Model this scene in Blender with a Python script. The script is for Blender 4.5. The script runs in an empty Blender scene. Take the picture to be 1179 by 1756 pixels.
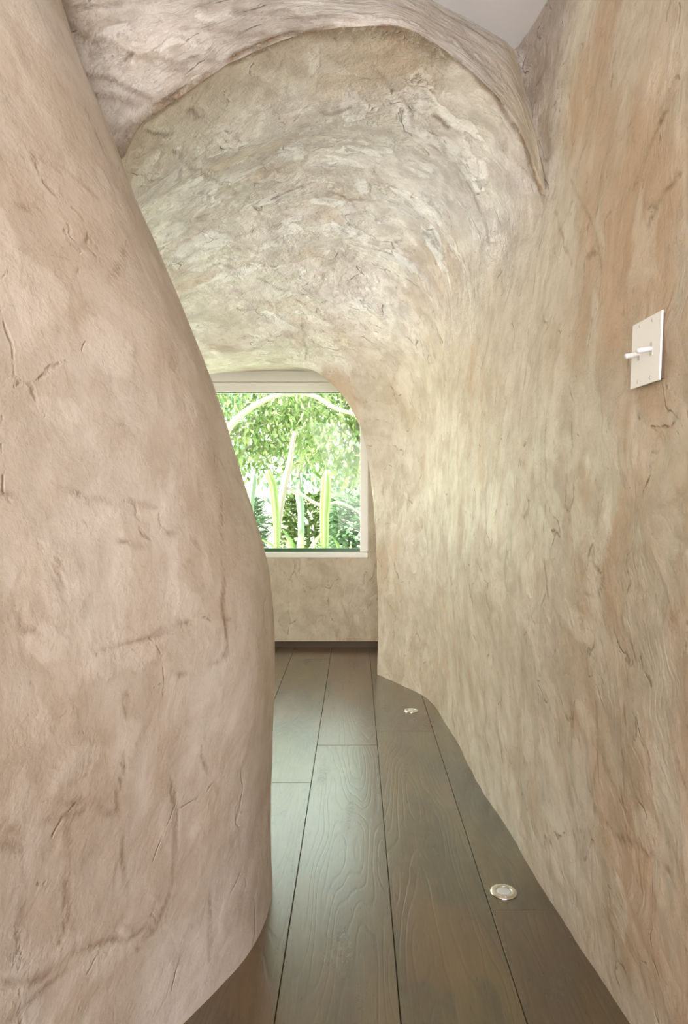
import bpy, bmesh, math, random
import numpy as np
from mathutils import Vector, Matrix
from math import pi, sin, cos, radians as R
random.seed(7)
scn = bpy.context.scene
COL = scn.collection

# ------------------------------------------------------------ camera
F, VX, VY, EYE = 1180.0, 610.0, 842.0, 1.05      # focal length and vanishing point in pixels, eye height in metres
cam = bpy.data.cameras.new('camera')
cam.sensor_fit = 'VERTICAL'; cam.sensor_height = 36.0
cam.lens = F / 1756 * 36.0
cam.shift_x = -(VX - 589.5) / 1756; cam.shift_y = (VY - 878) / 1756
cam.clip_start = 0.02; cam.clip_end = 300
co = bpy.data.objects.new('camera', cam); COL.objects.link(co)
co.location = (0, 0, EYE); co.rotation_euler = (pi / 2, 0, 0)
scn.camera = co

# ------------------------------------------------------------ world, sun, fill lamps, exposure
w = bpy.data.worlds.new('sky'); scn.world = w; w.use_nodes = True
nt = w.node_tree; nt.nodes.clear()
sky = nt.nodes.new('ShaderNodeTexSky'); sky.sky_type = 'HOSEK_WILKIE'
sky.sun_direction = Vector((-.80, -.16, .62)).normalized(); sky.turbidity = 6.5; sky.ground_albedo = .5
bg = nt.nodes.new('ShaderNodeBackground'); bg.inputs[1].default_value = 32.0
wo = nt.nodes.new('ShaderNodeOutputWorld')
hz = nt.nodes.new('ShaderNodeMix'); hz.data_type = 'RGBA'; hz.inputs[0].default_value = .6; hz.inputs[7].default_value = (.17, .17, .155, 1)   # thin bright haze
nt.links.new(sky.outputs[0], hz.inputs[6]); nt.links.new(hz.outputs[2], bg.inputs[0]); nt.links.new(bg.outputs[0], wo.inputs[0])

def lamp(name, kind, loc, rot, energy, color=(1, 1, 1), size=None, size_y=None, spread=None):
    l = bpy.data.lights.new(name, kind); l.energy = energy; l.color = color
    if kind == 'AREA':
        l.shape = 'RECTANGLE'; l.size = size; l.size_y = size_y or size
        if spread: l.spread = spread
    o = bpy.data.objects.new(name, l); COL.objects.link(o); o.location = loc; o.rotation_euler = rot
    return o
SUN = lamp('sun', 'SUN', (0, 0, 10), (0, 0, 0), 32.0, (1, .96, .88))
SUN.data.angle = R(.6)
SUN.rotation_euler = Vector((-.80, -.16, .62)).to_track_quat('Z', 'Y').to_euler()
# added fill lamps for light from behind the camera and from the hidden left
lamp('room_fill', 'AREA', (-.25, -2.85, 1.3), (R(90), 0, 0), 110, (1, .915, .925), 1.9, 1.9)
lamp('side_fill', 'AREA', (-2.72, 3.45, 1.0), (0, R(-90), 0), 50, (1, .975, .885), 1.8, 1.8)
lamp('room_ceiling_fill', 'AREA', (-.05, -.5, 2.42), (0, 0, 0), 2, (1, .93, .90), .5, .5)
scn.view_settings.view_transform = 'Standard'; scn.view_settings.look = 'None'
scn.view_settings.gamma = 1.0; scn.view_settings.use_curve_mapping = False
scn.view_settings.exposure = 0.0

# ------------------------------------------------------------ helpers
def tag(o, label=None, cat=None, group=None, kind=None):
    if label: o['label'] = label
    if cat: o['category'] = cat
    if group: o['group'] = group
    if kind: o['kind'] = kind
    return o

def link(name, me, mat=None, parent=None, smooth=False):
    o = bpy.data.objects.new(name, me); COL.objects.link(o)
    if mat: me.materials.append(mat)
    if parent: o.parent = parent
    if smooth:
        me.polygons.foreach_set('use_smooth', [True] * len(me.polygons))
    return o

def empty(name, loc, rot=(0, 0, 0)):
    o = bpy.data.objects.new(name, None); COL.objects.link(o)
    o.location = loc; o.rotation_euler = rot; o.empty_display_size = .05
    return o

def obj(name, bm, mat, parent=None, smooth=False, bevel=0):
    me = bpy.data.meshes.new(name); bm.to_mesh(me); bm.free()
    o = link(name, me, mat, parent, smooth)
    if bevel:
        m = o.modifiers.new('bevel', 'BEVEL'); m.width = bevel; m.segments = 2; m.limit_method = 'ANGLE'
    return o

def box(bm, x0, x1, y0, y1, z0, z1):
    v = [bm.verts.new(p) for p in ((x0,y0,z0),(x1,y0,z0),(x1,y1,z0),(x0,y1,z0),(x0,y0,z1),(x1,y0,z1),(x1,y1,z1),(x0,y1,z1))]
    for f in ((0,3,2,1),(4,5,6,7),(0,1,5,4),(1,2,6,5),(2,3,7,6),(3,0,4,7)):
        bm.faces.new([v[i] for i in f])

def lathe(bm, prof, n=48, M=Matrix()):
    rings = []
    for r, z in prof:
        if r < 1e-6: rings.append([bm.verts.new(M @ Vector((0, 0, z)))])
        else: rings.append([bm.verts.new(M @ Vector((r*cos(2*pi*i/n), r*sin(2*pi*i/n), z))) for i in range(n)])
    for a, b in zip(rings, rings[1:]):
        for i in range(n):
            j = (i + 1) % n
            if len(a) == 1 and len(b) == 1: continue
            if len(a) == 1: bm.faces.new((a[0], b[j], b[i]))
            elif len(b) == 1: bm.faces.new((a[i], a[j], b[0]))
            else: bm.faces.new((a[i], a[j], b[j], b[i]))

def tube(bm, pts, rads, n=8, ribs=0, ribdepth=0):
    pts = [Vector(p) for p in pts]; rings = []
    up = Vector((0, 0, 1))
    for i, p in enumerate(pts):
        d = (pts[min(i+1, len(pts)-1)] - pts[max(i-1, 0)]).normalized()
        a = d.orthogonal().normalized() if abs(d.dot(Vector((0, 1, 0)))) > .95 else d.cross(Vector((0, 1, 0))).normalized()
        b = d.cross(a)
        ring = []
        for k in range(n):
            t = 2*pi*k/n; r = rads[i]
            if ribs: r *= 1 - ribdepth*(k % 2)
            ring.append(bm.verts.new(p + (a*cos(t) + b*sin(t))*r))
        rings.append(ring)
    for a, b in zip(rings, rings[1:]):
        for k in range(n):
            bm.faces.new((a[k], a[(k+1) % n], b[(k+1) % n], b[k]))
    bm.faces.new(rings[0][::-1]); bm.faces.new(rings[-1])

# ---- numpy value noise
def _h(ix, iy, iz):
    n = (ix*374761393 + iy*668265263 + iz*2147483647*3 + 144665) & 0xffffffff
    n = ((n ^ (n >> 13)) * 1274126177) & 0xffffffff
    n = (n ^ (n >> 16)) & 0xffffffff
    n = ((n * 2246822519) & 0xffffffff) ^ (n >> 11)
    return (n & 0xffffff) / float(0xffffff) * 2 - 1
def vnoise(P):
    P = P + 1000.37
    I = np.floor(P).astype(np.int64); f = P - I; f = f*f*(3 - 2*f)
    r = 0
    for dx in (0, 1):
        for dy in (0, 1):
            for dz in (0, 1):
                wt = (f[..., 0] if dx else 1-f[..., 0])*(f[..., 1] if dy else 1-f[..., 1])*(f[..., 2] if dz else 1-f[..., 2])
                r = r + wt*_h(I[..., 0]+dx, I[..., 1]+dy, I[..., 2]+dz)
    return r

def hermite(t, P, counts, i0, i1):
    """P: (n, ...) values at parameters t; returns samples from knot i0 to i1 with counts[i] steps in segment i."""
    n = len(t); T = np.zeros_like(P)
    for i in range(n):
        if i == 0: T[i] = (P[1]-P[0])/(t[1]-t[0])
        elif i == n-1: T[i] = (P[-1]-P[-2])/(t[-1]-t[-2])
        else:
            h0, h1 = t[i]-t[i-1], t[i+1]-t[i]
            T[i] = ((P[i]-P[i-1])/h0*h1 + (P[i+1]-P[i])/h1*h0)/(h0+h1)
    out = []
    for i in range(i0, i1):
        h = t[i+1]-t[i]; c = counts[i]
        for k in range(c):
            s = k/c
            out.append((2*s**3-3*s*s+1)*P[i] + (s**3-2*s*s+s)*h*T[i] + (-2*s**3+3*s*s)*P[i+1] + (s**3-s*s)*h*T[i+1])
    out.append(P[i1].copy())
    return np.array(out)

def chord(P):
    d = np.linalg.norm(np.diff(P, axis=0), axis=-1)
    while d.ndim > 1: d = d.mean(-1)
    return np.concatenate([[0], np.cumsum(np.maximum(d, 1e-3))])

def loft(net, cs, ck, s0=0, s1=None, k0=0, k1=None):
    net = np.array(net, float)
    s1 = net.shape[0]-1 if s1 is None else s1; k1 = net.shape[1]-1 if k1 is None else k1
    A = hermite(chord(net), net, cs, s0, s1)                 # along the tunnel
    B = np.swapaxes(A, 0, 1)
    tk = chord(np.swapaxes(net, 0, 1))
    return np.swapaxes(hermite(tk, B, ck, k0, k1), 0, 1)     # [S, K, 3]

def gnormals(G):
    a = np.gradient(G, axis=0); b = np.gradient(G, axis=1)
    n = np.cross(a, b); return n/np.maximum(np.linalg.norm(n, axis=-1, keepdims=True), 1e-9)

def lumps(G, amp=1.0):
    N = gnormals(G)
    d = .0085*vnoise(G*2.6) + .0045*vnoise(G*6.1+9) + .0022*vnoise(G*15+31) + .0011*vnoise(G*37+5)
    return G + N*(d*amp)[..., None]

def seg_dist(P, L):
    """distance of points P (n,3) to the polyline L and the parameter along it"""
    best = np.full(len(P), 1e9)
    for a, b in zip(L[:-1], L[1:]):
        ab = b-a; t = np.clip(((P-a)@ab)/max(ab@ab, 1e-12), 0, 1)
        best = np.minimum(best, np.linalg.norm(P-a-t[:, None]*ab, axis=1))
    return best

def project(P):
    y = np.maximum(P[..., 1], .05)
    return np.stack([VX+F*P[..., 0]/y, VY-F*(P[..., 2]-EYE)/y], -1)

def anchor(G, pts):
    """points of a surface that stand where the photograph shows them"""
    V = G.reshape(-1, 3); V = V[V[:, 1] > .6]; q = project(V); out = []
    for p in pts:
        d = np.hypot(q[:, 0]-p[0], q[:, 1]-p[1]); c = np.where(d < d.min()+3)[0]
        out.append(V[c[np.argmin(V[c, 1])]])
    return np.array(out)

def grid_object(name, G, mat, uvG=None, stain_glint_shade=None, flip=False, u0=0., v0=0., u=None, v=None, vault=None):
    S, K = G.shape[:2]
    me = bpy.data.meshes.new(name)
    me.vertices.add(S*K); me.vertices.foreach_set('co', G.reshape(-1).astype(np.float32))
    i = np.arange(S-1)[:, None]*K + np.arange(K-1)[None, :]
    q = np.stack([i, i+1, i+K+1, i+K], -1).reshape(-1, 4)
    if flip: q = q[:, ::-1]
    nf = len(q)
    me.loops.add(nf*4); me.polygons.add(nf)
    me.loops.foreach_set('vertex_index', q.reshape(-1).astype(np.int32))
    me.polygons.foreach_set('loop_start', (np.arange(nf)*4).astype(np.int32))
    me.polygons.foreach_set('use_smooth', np.ones(nf, dtype=bool))
    me.update(calc_edges=True)
    if u is None: u = np.concatenate([[0], np.cumsum(np.linalg.norm(np.diff(G, axis=1), axis=-1).mean(0))]) + u0
    if v is None: v = np.concatenate([[0], np.cumsum(np.linalg.norm(np.diff(G, axis=0), axis=-1).mean(1))]) + v0
    UV = np.stack(np.broadcast_arrays(u[None, :], v[:, None]), -1).reshape(-1, 2)
    uvl = me.uv_layers.new(name='UVMap'); uvl.data.foreach_set('uv', UV[q.reshape(-1)].reshape(-1).astype(np.float32))
    at = me.attributes.new('stain_glint_shade', 'FLOAT', 'POINT')
    at.data.foreach_set('value', (np.zeros(S*K) if stain_glint_shade is None else stain_glint_shade.reshape(-1)).astype(np.float32))
    if vault is not None:
        at = me.attributes.new('vault', 'FLOAT', 'POINT')
        at.data.foreach_set('value', np.broadcast_to(vault, (S, K)).reshape(-1).astype(np.float32))
    me.validate()
    o = bpy.data.objects.new(name, me); COL.objects.link(o); me.materials.append(mat)
    return o

# ------------------------------------------------------------ materials
class NT:
    def __init__(s, name):
        s.m = bpy.data.materials.new(name); s.m.use_nodes = True; s.t = s.m.node_tree; s.t.nodes.clear()
        s.out = s.n('ShaderNodeOutputMaterial')
    def n(s, kind, **k):
        x = s.t.nodes.new(kind)
        for a, b in k.items(): setattr(x, a, b)
        return x
    def put(s, sock, v):
        if v is None: return
        if isinstance(v, bpy.types.NodeSocket): s.t.links.new(v, sock)
        elif isinstance(v, (int, float)) and sock.type == 'RGBA': sock.default_value = (v, v, v, 1)
        elif isinstance(v, tuple) and sock.type == 'RGBA' and len(v) == 3: sock.default_value = (*v, 1)
        else: sock.default_value = v
    def math(s, op, a, b=None, c=None, clamp=False):
        x = s.n('ShaderNodeMath', operation=op); x.use_clamp = clamp
        s.put(x.inputs[0], a); s.put(x.inputs[1], b); s.put(x.inputs[2], c); return x.outputs[0]
    def vmath(s, op, a, b=None):
        x = s.n('ShaderNodeVectorMath', operation=op); s.put(x.inputs[0], a); s.put(x.inputs[1], b); return x.outputs[0]
    def mix(s, f, a, b, mode='MIX'):
        x = s.n('ShaderNodeMix', data_type='RGBA', blend_type=mode); s.put(x.inputs[0], f); s.put(x.inputs[6], a); s.put(x.inputs[7], b); return x.outputs[2]
    def ramp(s, f, a, b, lo=0., hi=1.):
        x = s.n('ShaderNodeMapRange', interpolation_type='SMOOTHSTEP'); s.put(x.inputs[0], f); s.put(x.inputs[1], a); s.put(x.inputs[2], b); s.put(x.inputs[3], lo); s.put(x.inputs[4], hi); return x.outputs[0]
    def noise(s, vec, scale, detail=4., rough=.55, dist=0.):
        x = s.n('ShaderNodeTexNoise'); s.put(x.inputs['Vector'], vec); x.inputs['Scale'].default_value = scale
        x.inputs['Detail'].default_value = detail; x.inputs['Roughness'].default_value = rough; x.inputs['Distortion'].default_value = dist
        return x
    def voro(s, vec, scale, feature='F1', rnd=1.):
        x = s.n('ShaderNodeTexVoronoi', feature=feature); s.put(x.inputs['Vector'], vec); x.inputs['Scale'].default_value = scale
        x.inputs['Randomness'].default_value = rnd; return x
    def bsdf(s, **k):
        b = s.n('ShaderNodeBsdfPrincipled')
        for a, v in k.items(): s.put(b.inputs[a.replace('_', ' ')], v)
        s.t.links.new(b.outputs[0], s.out.inputs[0]); return b

def plain(name, color, rough=.5, metal=0., spec=.5):
    t = NT(name); t.bsdf(Base_Color=color, Roughness=rough, Metallic=metal, Specular_IOR_Level=spec)
    # faint mottling keeps the surface from being perfectly even
    return t.m

def plaster(name, light, mid, warm, brown, vlight=None, vmid=None, vwarm=None, su=4., sv=8., gloss=.46, bump=.012, warmth=.5, crack=1., spec=.4, streak=1., vault_const=None, wob=.34):
    t = NT(name); MU = 'MULTIPLY'
    vlight, vmid, vwarm = vlight or light, vmid or mid, vwarm or warm
    uv = t.n('ShaderNodeTexCoord').outputs['UV']; pos = t.n('ShaderNodeNewGeometry').outputs['Position']
    va = t.n('ShaderNodeAttribute', attribute_name='vault').outputs['Fac'] if vault_const is None else vault_const
    def jitter(scale, amt):
        x = t.vmath('SCALE', t.vmath('SUBTRACT', t.noise(pos, scale, 3).outputs['Color'], (.5, .5, .5))); x.node.inputs['Scale'].default_value = amt; return x
    uvw = t.vmath('ADD', t.vmath('ADD', uv, jitter(3.0, wob)), jitter(24, .022))
    sc = t.vmath(MU, uvw, (su, sv, 1.))
    def slab(vec):
        v = t.voro(vec, 1.0); c = t.n('ShaderNodeSeparateColor'); t.put(c.inputs[0], v.outputs['Color'])
        x = t.n('ShaderNodeSeparateXYZ'); t.put(x.inputs[0], t.vmath('SUBTRACT', vec, v.outputs['Position']))
        tl = t.math('ADD', t.math(MU, x.outputs[1], t.math('SUBTRACT', c.outputs[1], .5)), t.math(MU, x.outputs[0], t.math('SUBTRACT', c.outputs[2], .5)))
        return c, t.math('ADD', t.math(MU, c.outputs[0], .30), tl)
    c1, s1 = slab(sc); e1 = t.voro(sc, 1.0, 'DISTANCE_TO_EDGE').outputs['Distance']
    c2, s2 = slab(t.vmath(MU, t.vmath('ADD', uvw, (3.7, 1.3, 0.)), (su*1.9, sv*2.3, 1.)))
    c3, s3 = slab(t.vmath(MU, t.vmath('ADD', uvw, (1.1, 5.3, 0.)), (su*6., sv*5., 1.)))
    drag = t.noise(t.vmath(MU, uvw, (2.0, 52., 1.)), 1., 6, .62).outputs[0]
    dragmask = t.ramp(t.noise(t.vmath(MU, uvw, (2., 5., 1.)), 1.3, 3).outputs[0], .40, .60)
    grit = t.noise(pos, 120, 5, .75).outputs[0]
    gritmask = t.ramp(t.noise(pos, 7, 5, .65).outputs[0], .44, .60)
    mid_n = t.noise(pos, 14, 7, .64).outputs[0]
    fine_n = t.noise(t.vmath(MU, uvw, (12., 30., 1.)), 1., 6, .65).outputs[0]
    big = t.noise(pos, 1.7, 4, .55).outputs[0]
    brk = t.ramp(t.noise(pos, 11, 5, .65).outputs[0], .53, .62)
    edge = t.math(MU, t.ramp(e1, .0, .020, 1., 0.), brk)
    edgew = t.math(MU, t.ramp(e1, .0, .14, 1., 0.), t.ramp(t.noise(pos, 34, 6, .7).outputs[0], .55, .64))
    pits = t.math(MU, t.ramp(t.noise(t.vmath(MU, uvw, (22., 44., 1.)), 1.4, 5, .65).outputs[0], .65, .71), brk)
    st = t.n('ShaderNodeAttribute', attribute_name='stain_glint_shade').outputs['Fac']
    # painted glints: near-white flecks on some trowel strokes, strongest on the vault
    fl = t.math(MU, t.ramp(c2.outputs[1], .70, .74), t.math(MU, t.ramp(mid_n, .36, .46), t.ramp(t.noise(pos, 5.5, 4, .6).outputs[0], .44, .56)))
    fl = t.math(MU, fl, t.math('ADD', .10, t.math(MU, va, .75)))
    neg = t.math(MU, t.math(MU, st, -1.), t.ramp(mid_n, .30, .52), clamp=True)
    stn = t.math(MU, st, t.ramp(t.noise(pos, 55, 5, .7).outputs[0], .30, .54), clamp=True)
    tone = t.math('ADD', t.math(MU, c1.outputs[0], .10), t.math('ADD', t.math(MU, mid_n, .50), t.math(MU, t.noise(pos, 4.5, 5, .6).outputs[0], .40)))
    f = t.ramp(tone, .36, .64)
    col = t.mix(va, t.mix(f, light, mid), t.mix(f, vlight, vmid))
    sp = t.n('ShaderNodeSeparateXYZ'); t.put(sp.inputs[0], pos)
    wm = t.math('ADD', t.math(MU, big, .55), t.math(MU, t.noise(t.vmath(MU, uvw, (2.2, 6., 1.)), 1., 6, .62).outputs[0], .45))
    wm = t.ramp(t.math('ADD', wm, t.ramp(sp.outputs[1], 1.1, 2.4, .045, -.045)), .46, .62)
    col = t.mix(t.math(MU, wm, warmth), col, t.mix(va, warm, vwarm))
    pale = t.math(MU, t.ramp(t.noise(t.vmath(MU, t.vmath('ADD', uvw, (7., 3., 0.)), (3.0, 7., 1.)), 1.5, 5, .55).outputs[0], .55, .68), .45)
    col = t.mix(pale, col, t.mix(va, tuple(min(.9, c*1.10) for c in light), tuple(min(.9, c*1.08) for c in vlight)))
    col = t.mix(fl, col, t.mix(va, tuple(min(.9, c*1.15) for c in light), (.84, .82, .79)))
    col = t.mix(neg, col, t.mix(va, tuple(min(.9, c*1.14) for c in light), (.88, .87, .85)))
    col = t.mix(t.math(MU, edge, .5*crack), col, brown)
    col = t.mix(t.math(MU, edgew, .30*crack), col, brown)
    col = t.mix(t.math(MU, pits, .7*crack), col, brown)
    col = t.mix(t.math(MU, t.math(MU, t.ramp(grit, .56, .70), gritmask), .22), col, brown)
    col = t.mix(t.math(MU, t.ramp(drag, .56, .72), t.math(MU, dragmask, .16*streak)), col, brown)
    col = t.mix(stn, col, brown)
    h = t.math('ADD', t.math(MU, s1, .50), t.math(MU, t.math(MU, drag, dragmask), .24*streak))
    h = t.math('ADD', h, t.math(MU, s2, .26))
    h = t.math('ADD', h, t.math(MU, s3, .05))
    h = t.math('ADD', h, t.math(MU, mid_n, .30))
    h = t.math('ADD', h, t.math(MU, fine_n, .10))
    h = t.math('ADD', h, t.math(MU, grit, t.math('ADD', .03, t.math(MU, gritmask, .07))))
    h = t.math('SUBTRACT', h, t.math(MU, t.math('ADD', edge, pits), .14))
    h = t.math('SUBTRACT', h, t.math(MU, t.math('MAXIMUM', stn, 0.), .16))
    h = t.math('ADD', h, t.math(MU, t.math('ADD', neg, fl), .12))
    bp = t.n('ShaderNodeBump'); bp.inputs['Strength'].default_value = 1.0
    t.put(bp.inputs['Distance'], t.math(MU, t.math('ADD', 1., t.math(MU, va, 2.8)), bump)); t.put(bp.inputs['Height'], h)
    ro = t.math('ADD', t.math(MU, c1.outputs[1], .18), t.math('ADD', t.math(MU, mid_n, .18), t.math(MU, gritmask, .10)))
    ro = t.math('SUBTRACT', t.math('ADD', ro, gloss-.22), t.math(MU, va, .14))
    t.bsdf(Base_Color=col, Roughness=ro, Specular_IOR_Level=t.math('ADD', spec, t.math(MU, va, .5)), Coat_Weight=va, Coat_IOR=1.8, Coat_Roughness=.20, Normal=bp.outputs[0])
    t.t.links.new(bp.outputs[0], t.t.nodes['Principled BSDF'].inputs['Coat Normal'])
    return t.m

M = {}
VL, VM, VW = (.68, .635, .60), (.46, .395, .345), (.45, .305, .185)
M['plaster'] = plaster('plaster', (.60, .535, .42), (.46, .395, .29), (.47, .325, .195), (.20, .11, .045), VL, VM, VW, warmth=.75, bump=.017)
M['plaster_band'] = plaster('plaster_band', (.60, .54, .42), (.50, .435, .325), (.50, .34, .20), (.22, .125, .05), (.74, .72, .70), (.53, .49, .45), (.47, .36, .25), su=2.0, sv=14., warmth=.45, bump=.016, streak=2.0, wob=.10)
M['plaster_pink'] = plaster('plaster_pink', (.62, .56, .495), (.51, .44, .365), (.47, .37, .28), (.27, .18, .12), su=3.4, sv=4.5, gloss=.5, bump=.013, warmth=.6, crack=.5, spec=.3, streak=.15, vault_const=0.)
M['white_paint'] = plain('white_paint', (.90, .92, .97), .6)
M['room_paint'] = plain('room_paint', (.74, .70, .68), .7)

# ------------------------------------------------------------ right wall and vault
def W(px, py, Y): return ((px-VX)*Y/F, Y, EYE+(VY-py)*Y/F)
ZR = (0, .45, .95, 1.4, 1.75, 1.88, 2.1, 2.3, 2.48)
def rcol(Y, X): return [(x, Y, z) for x, z in zip(X, ZR)]
RN = [rcol(-2.7, [1.65]*9), rcol(-1.2, [1.2, 1.19, 1.18, 1.18, 1.19, 1.2, 1.21, 1.22, 1.23]),
      rcol(-.2, [.72, .70, .68, .68, .70, .72, .75, .78, .81]),
      rcol(.5, [.60, .57, .545, .545, .567, .58, .61, .645, .68]),
      rcol(1.15, [.556, .528, .497, .4935, .52, .533, .564, .598, .632]),
      rcol(1.356, [.540, .512, .487, .488, .516, .530, .557, .588, .618]),
      rcol(1.656, [.513, .486, .468, .478, .512, .526, .548, .568, .590]),
      [(.484, 1.95, 0), (.462, 1.95, .45), (.455, 1.95, .95), (.475, 1.95, 1.4), (.512, 1.95, 1.75), (.529, 1.95, 1.88), (.530, 2.03, 2.1), (.517, 2.12, 2.3), (.503, 2.20, 2.48)]]
crease = [W(930, 340, 1.95), W(884, 212, 1.95), W(832, 148, 1.92), W(762, 88, 1.87), W(692, 52, 1.82), W(600, 47, 1.80), W(500, 60, 1.80), W(400, 101, 1.80),
          W(302, 165, 1.80), W(240, 205, 1.80), W(203, 272, 1.80), (-1.0, 1.80, 1.76), (-1.5, 1.8, 1.74)]
def vcol(Y, L): return [(x, Y, z) for x, z in L]
VN = [RN[-1][:5] + crease,
      vcol(2.15, [(.469,0),(.447,.45),(.442,.95),(.46,1.4),(.487,1.73),(.487,1.86),(.43,2.03),(.35,2.125),(.24,2.195),(.12,2.232),(-.02,2.245),(-.18,2.235),(-.34,2.18),(-.5,2.10),(-.62,2.02),(-.75,1.86),(-1.4,1.82),(-2.2,1.84)]),
      vcol(2.5, [(.44,0),(.42,.45),(.415,.95),(.43,1.4),(.445,1.68),(.435,1.82),(.405,1.96),(.34,2.08),(.24,2.17),(.12,2.23),(-.03,2.26),(-.2,2.26),(-.38,2.215),(-.56,2.14),(-.74,2.05),(-.92,1.93),(-1.6,1.92),(-2.7,1.96)]),
      vcol(2.85, [(.42,0),(.405,.45),(.40,.95),(.41,1.39),(.415,1.65),(.405,1.78),(.37,1.91),(.305,2.02),(.215,2.115),(.10,2.185),(-.045,2.23),(-.225,2.24),(-.42,2.20),(-.61,2.13),(-.79,2.04),(-.97,1.93),(-1.7,1.93),(-2.7,1.97)]),
      vcol(3.12, [(.40,0),(.388,.45),(.382,.95),(.388,1.38),(.38,1.62),(.365,1.73),(.325,1.84),(.265,1.94),(.185,2.03),(.075,2.10),(-.065,2.145),(-.25,2.155),(-.45,2.115),(-.65,2.05),(-.82,1.98),(-1.0,1.9),(-1.75,1.92),(-2.7,1.97)]),
      vcol(3.5, [(.345,0),(.337,.45),(.33,.95),(.32,1.35),(.30,1.55),(.27,1.65),(.22,1.735),(.15,1.805),(.06,1.87),(-.04,1.92),(-.17,1.955),(-.35,1.96),(-.53,1.94),(-.7,1.9),(-.87,1.85),(-1.05,1.78),(-1.8,1.88),(-2.7,1.95)]),
      vcol(3.75, [(.222,0),(.219,.45),(.21,.95),(.198,1.3),(.17,1.48),(.135,1.57),(.085,1.65),(.02,1.71),(-.06,1.765),(-.15,1.80),(-.27,1.825),(-.4,1.83),(-.57,1.815),(-.73,1.79),(-.88,1.76),(-1.05,1.7),(-1.8,1.86),(-2.7,1.93)]),
      [W(646,1157,3.93), W(646.5,1022,3.93), W(642,880,3.93), W(627,768,3.93), W(614,726,3.93), W(603,703,3.93), W(588,681,3.93), W(570,660,3.93), W(548,641,3.93),
       W(522,629.5,3.93), W(495,625,3.93), W(460,626,3.93), W(425,628,3.93), W(390,631,3.93), W(355,636,3.93), W(300,650,3.93), (-1.75,3.93,1.80), (-2.7,3.93,1.9)]]
VN = np.array(VN)
rim = VN[-1]
cs_r = [20, 24, 40, 70, 26, 38, 38]
ck_r = [50, 56, 50, 40, 16, 26, 24, 22]
# header between the crease and the white ceiling
top = [(.503,2.20),(.463,2.165),(.385,2.105),(.272,2.025),(.15,1.94),(0,1.87),(-.17,1.82),(-.33,1.79),(-.52,1.77),(-.72,1.76),(-.95,1.75)]
HN = []
for k in range(11):
    a = np.array(crease[k]); b = np.array((*top[k], 2.48))
    if k == 0: HN.append([np.array(p) for p in RN[-1][5:]])
    else:
        q = []
        for s, (x, dy) in zip((0, .38, .75, 1), ((0, 0), (0, -.012), (0, -.012), (0, 0))):
            p = a*(1-s)+b*s; p[1] += dy; q.append(p)
        HN.append(q)
HN = np.array(HN)
ghost = np.concatenate([VN[1][:6], HN[1][1:]])
GR = loft(RN + [ghost], cs_r+[10], ck_r, 0, 7)
ck_v = [50, 56, 50, 40, 16, 26, 20, 20, 20, 20, 20, 20, 20, 18, 20, 20, 14]
cs_v = [28, 44, 42, 34, 44, 30, 24]
g0 = np.concatenate([np.array(RN[-2])[:5], 2*VN[0][5:]-VN[1][5:]])
GV = loft([g0] + list(VN), [10]+cs_v, ck_v, 1, 8)
nlow = sum(ck_r[:5]) + 1
GV[0, :nlow] = GR[-1, :nlow]
GH = loft([np.array(RN[-2])[5:]] + list(HN), [10]+ck_v[5:15], [26, 24, 22], 1, 11)        # [along the arch, up]
GH[0, :] = GR[-1, nlow-1:]
GH[:, 0] = GV[0, nlow-1:nlow-1+GH.shape[0]]
# return of the arch towards the window recess
def out(P, d, Y, flat=0):
    c = np.array((-.55, 0, 0)); o = []
    for k, p in enumerate(P):
        if k <= 4: n = np.array((1., 0, .15 if k > 2 else 0))
        elif k >= 15: n = np.array((0, 0, 1.))
        else:
            th = (k-4)/11*pi; n = np.array((cos(th), 0, sin(th)))
        q = p + n*d; q[1] = Y; o.append(q)
    return np.array(o)
back = out(rim, .10, 4.62)
for k in range(18):
    if k <= 4: back[k][0] = max(back[k][0], .155 if k < 4 else .12)
    if 7 <= k <= 17: back[k][2] = 1.853 if k < 16 else 1.95
SN = [rim, out(rim, .006, 3.96), out(rim, .028, 4.06), back]
GS = loft([2*rim-VN[-2]*.5-rim*.5]+SN, [4, 5, 10, 40], ck_v, 1, 4)
GS[0] = GV[-1]

def outline(pts, G, wid, st, strength=1.0, soft=0):
    L = anchor(G, pts); wid = max(wid, .0095 if G is GH or G is GV else .0062)
    V = G.reshape(-1, 3); lo, hi = L.min(0)-.15, L.max(0)+.15
    m = np.where(np.all((V > lo) & (V < hi), 1))[0]
    jit = V[m] + .012*np.stack([vnoise(V[m]*18), vnoise(V[m]*18+40), vnoise(V[m]*18+80)], -1)
    d = seg_dist(jit, L)
    s = min(1., strength*1.3)*np.clip(1.25-d/wid, 0, 1)
    st[m] = np.maximum(st[m], s)

GR = lumps(GR); GV = lumps(GV, 1.0); GH = lumps(GH, .8); GS = lumps(GS, .6)
GV[0, :nlow] = GR[-1, :nlow]; GS[0] = GV[-1]
GH[0, :] = GR[-1, nlow-1:]; GH[:, 0] = GV[0, nlow-1:nlow-1+GH.shape[0]]

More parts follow.
